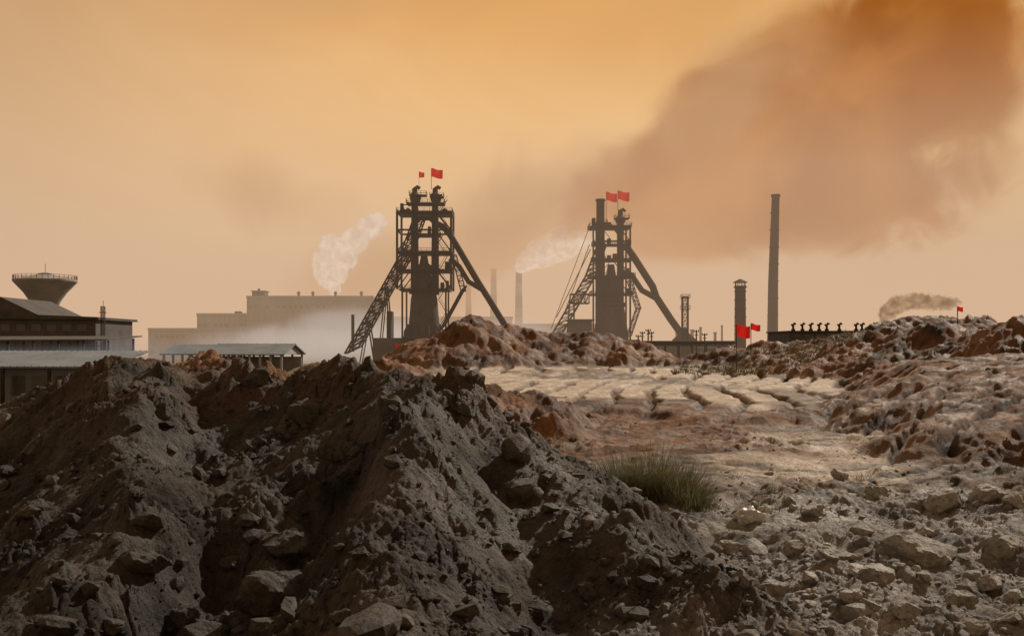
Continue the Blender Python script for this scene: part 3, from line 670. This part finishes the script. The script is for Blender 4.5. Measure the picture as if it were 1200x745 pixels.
def puffs(name,d,lst,m):
    e=empty(name); kk=d/F
    for j,(px,py,rx,rz,rot) in enumerate(lst):
        me=bpy.data.meshes.new('puff'); me.from_pydata([tuple(p) for p in iv],[],[tuple(q) for q in iff]); me.materials.append(m)
        o=bpy.data.objects.new('puff_%d'%(j+1),me); sc.collection.objects.link(o); o.parent=e
        o.location=((px-600)*kk,d+j*1.5,CZ+(HY-py)*kk); o.scale=(rx*kk,min(rx,rz)*kk,rz*kk); o.rotation_euler=(0,-math.radians(rot),0)
M_brown=smoke_mat('brown_smoke',(.54,.205,.042),.13,.019,.05,2.2,0,1.2,.85,(.34,.105,.016))
puffs('brown_smoke_cloud',520.,[(690,245,80,48,25),(750,205,100,68,18),(810,190,120,85,18),(880,150,155,110,30),(975,125,185,140,25),(1070,85,165,145,35),(1110,15,130,110,30),(1000,225,240,95,8),(850,240,190,75,5)],M_brown)
M_thin=smoke_mat('thin_brown_smoke',(.52,.28,.13),.030,.014,.16,1.9,0,1.0,.8)
puffs('thin_smoke_drift',480.,[(600,245,130,100,50),(640,225,160,80,20),(540,300,130,90,40),(290,225,170,70,-8),(430,325,130,70,10),(790,275,160,60,0),(880,90,200,90,30)],M_thin)
M_white=smoke_mat('white_smoke',(.95,.80,.67),9.0,.30,-.30,1.5,.05,.7,.4,(.74,.55,.42))
puffs('chimney_plume',600.,[(611,312,9,8,40),(620,304,17,13,30),(638,294,26,19,22),(658,285,30,21,25),(680,272,34,22,30)],M_white)
M_white2=smoke_mat('pale_smoke',(.86,.69,.55),1.3,.28,-.12,2.0,.06,.7,.7,(.64,.48,.36))
puffs('steam_plume',450.,[(392,336,9,14,5),(397,316,12,20,-5),(403,297,16,21,20),(414,281,22,17,35),(432,264,25,16,30),(374,314,13,26,12),(386,290,18,22,30)],M_white2)
M_grey=smoke_mat('grey_brown_smoke',(.50,.32,.18),1.5,.5,.0,2.2,.05,.8,.6,(.22,.125,.065))
puffs('flue_smoke',300.,[(1036,377,7,8,10),(1043,366,13,12,40),(1056,357,20,13,20),(1080,352,28,12,5),(1108,354,34,11,0)],M_grey)
M_low=smoke_mat('ground_smoke',(.60,.535,.48),.045,.03,.0,1.4,0,.8)
puffs('ground_smoke',345.,[(400,398,150,44,4),(480,402,110,34,0),(310,406,130,32,0),(580,396,110,30,0)],M_low)
M_low2=smoke_mat('yard_smoke',(.36,.36,.365),.045,.06,.0,1.4,0,.8)
puffs('yard_smoke',128.,[(20,428,160,34,0),(150,418,120,28,0)],M_low2)
m,nt,ns,lk=mat('haze'); o=N(nt,'ShaderNodeOutputMaterial'); ab=N(nt,'ShaderNodeVolumeAbsorption'); ab.inputs['Color'].default_value=(0,0,0,1); ab.inputs['Density'].default_value=.0026
em=N(nt,'ShaderNodeEmission'); em.inputs['Color'].default_value=(.67,.45,.29,1); em.inputs['Strength'].default_value=.0026  # haze glows by itself, approximating in-scattered light
ad=N(nt,'ShaderNodeAddShader'); lk.new(ab.outputs[0],ad.inputs[0]); lk.new(em.outputs[0],ad.inputs[1]); lk.new(ad.outputs[0],o.inputs['Volume'])
s=MB(); s.box(-4000,4000,270,4000,-6,95); s.obj('haze',m)
# ---------------------------------------------------------------- world, sun, camera
sv=Vector((.50,.55,.56)).normalized()
w=bpy.data.worlds.new('World'); sc.world=w; w.use_nodes=True; nt=w.node_tree; nt.nodes.clear(); lk=nt.links
o=N(nt,'ShaderNodeOutputWorld'); sky=N(nt,'ShaderNodeTexSky'); sky.sky_type='NISHITA'; sky.sun_disc=False
sky.sun_elevation=math.asin(sv.z); sky.sun_rotation=math.atan2(sv.x,sv.y); sky.dust_density=6; sky.air_density=2
b1=N(nt,'ShaderNodeBackground'); b1.inputs['Strength'].default_value=.07; lk.new(sky.outputs[0],b1.inputs['Color'])
tc=N(nt,'ShaderNodeTexCoord'); sx=N(nt,'ShaderNodeSeparateXYZ'); lk.new(tc.outputs['Generated'],sx.inputs[0])
def lin(c): return tuple((v/255/12.92 if v/255<=.04045 else ((v/255+.055)/1.055)**2.4) for v in c)
nz=N(nt,'ShaderNodeTexNoise'); nz.inputs['Scale'].default_value=2.6; nz.inputs['Detail'].default_value=6; nz.inputs['Distortion'].default_value=.9
mp=N(nt,'ShaderNodeMapping'); mp.inputs['Scale'].default_value=(1,1,1.8); lk.new(tc.outputs['Generated'],mp.inputs[0]); lk.new(mp.outputs[0],nz.inputs['Vector'])
md=N(nt,'ShaderNodeMath'); md.operation='MULTIPLY_ADD'; md.inputs[1].default_value=.30; md.inputs[2].default_value=-.15; lk.new(nz.outputs['Fac'],md.inputs[0])
a0=N(nt,'ShaderNodeMath'); a0.operation='ADD'; lk.new(sx.outputs['Z'],a0.inputs[0]); lk.new(md.outputs[0],a0.inputs[1])
cr=N(nt,'ShaderNodeValToRGB'); cr.color_ramp.elements[0].position=0; cr.color_ramp.elements[0].color=(*lin((210,172,134)),1)
cr.color_ramp.elements[1].position=1; cr.color_ramp.elements[1].color=(*lin((140,118,95)),1)
for p,c in((.06,(224,180,134)),(.14,(240,198,142)),(.22,(236,184,118)),(.32,(220,162,94)),(.6,(155,126,94))):
    q=cr.color_ramp.elements.new(p); q.color=(*lin(c),1)
lk.new(a0.outputs[0],cr.inputs[0])
dp=N(nt,'ShaderNodeVectorMath'); dp.operation='DOT_PRODUCT'; dp.inputs[1].default_value=Vector((-.04,1,.17)).normalized(); nv=N(nt,'ShaderNodeVectorMath'); nv.operation='NORMALIZE'; lk.new(tc.outputs['Generated'],nv.inputs[0]); lk.new(nv.outputs[0],dp.inputs[0])
gl=N(nt,'ShaderNodeMapRange'); gl.interpolation_type='SMOOTHSTEP'; gl.inputs[1].default_value=.90; gl.inputs[2].default_value=1.0; gl.inputs[3].default_value=.85; gl.inputs[4].default_value=1.09; lk.new(dp.outputs['Value'],gl.inputs[0])
lf=N(nt,'ShaderNodeMapRange'); lf.inputs[1].default_value=-.05; lf.inputs[2].default_value=-.5; lf.inputs[3].default_value=0; lf.inputs[4].default_value=.5; lk.new(sx.outputs['X'],lf.inputs[0])
mc=N(nt,'ShaderNodeMix'); mc.data_type='RGBA'; lk.new(lf.outputs[0],mc.inputs[0]); lk.new(cr.outputs[0],mc.inputs[6]); mc.inputs[7].default_value=(*lin((218,184,150)),1)
b2=N(nt,'ShaderNodeBackground'); lk.new(gl.outputs[0],b2.inputs['Strength']); lk.new(mc.outputs[2],b2.inputs['Color'])
mx=N(nt,'ShaderNodeMixShader'); mx.inputs[0].default_value=.95; lk.new(b1.outputs[0],mx.inputs[1]); lk.new(b2.outputs[0],mx.inputs[2]); lk.new(mx.outputs[0],o.inputs['Surface'])
L=bpy.data.lights.new('sun','SUN'); L.energy=4.6; L.angle=math.radians(1.5); L.color=(1,.89,.75)
lo=bpy.data.objects.new('sun',L); sc.collection.objects.link(lo); lo.rotation_euler=sv.to_track_quat('Z','Y').to_euler(); lo.location=(40,30,60)
c=bpy.data.cameras.new('camera'); co=bpy.data.objects.new('camera',c); sc.collection.objects.link(co); sc.camera=co
co.location=(0,0,CZ); co.rotation_euler=(math.pi/2,0,0); c.sensor_width=36; c.lens=36*F/1200; c.shift_y=32.5/1200; c.clip_end=20000; c.clip_start=.1
sc.view_settings.view_transform='Standard'; sc.view_settings.look='None'; sc.view_settings.exposure=0
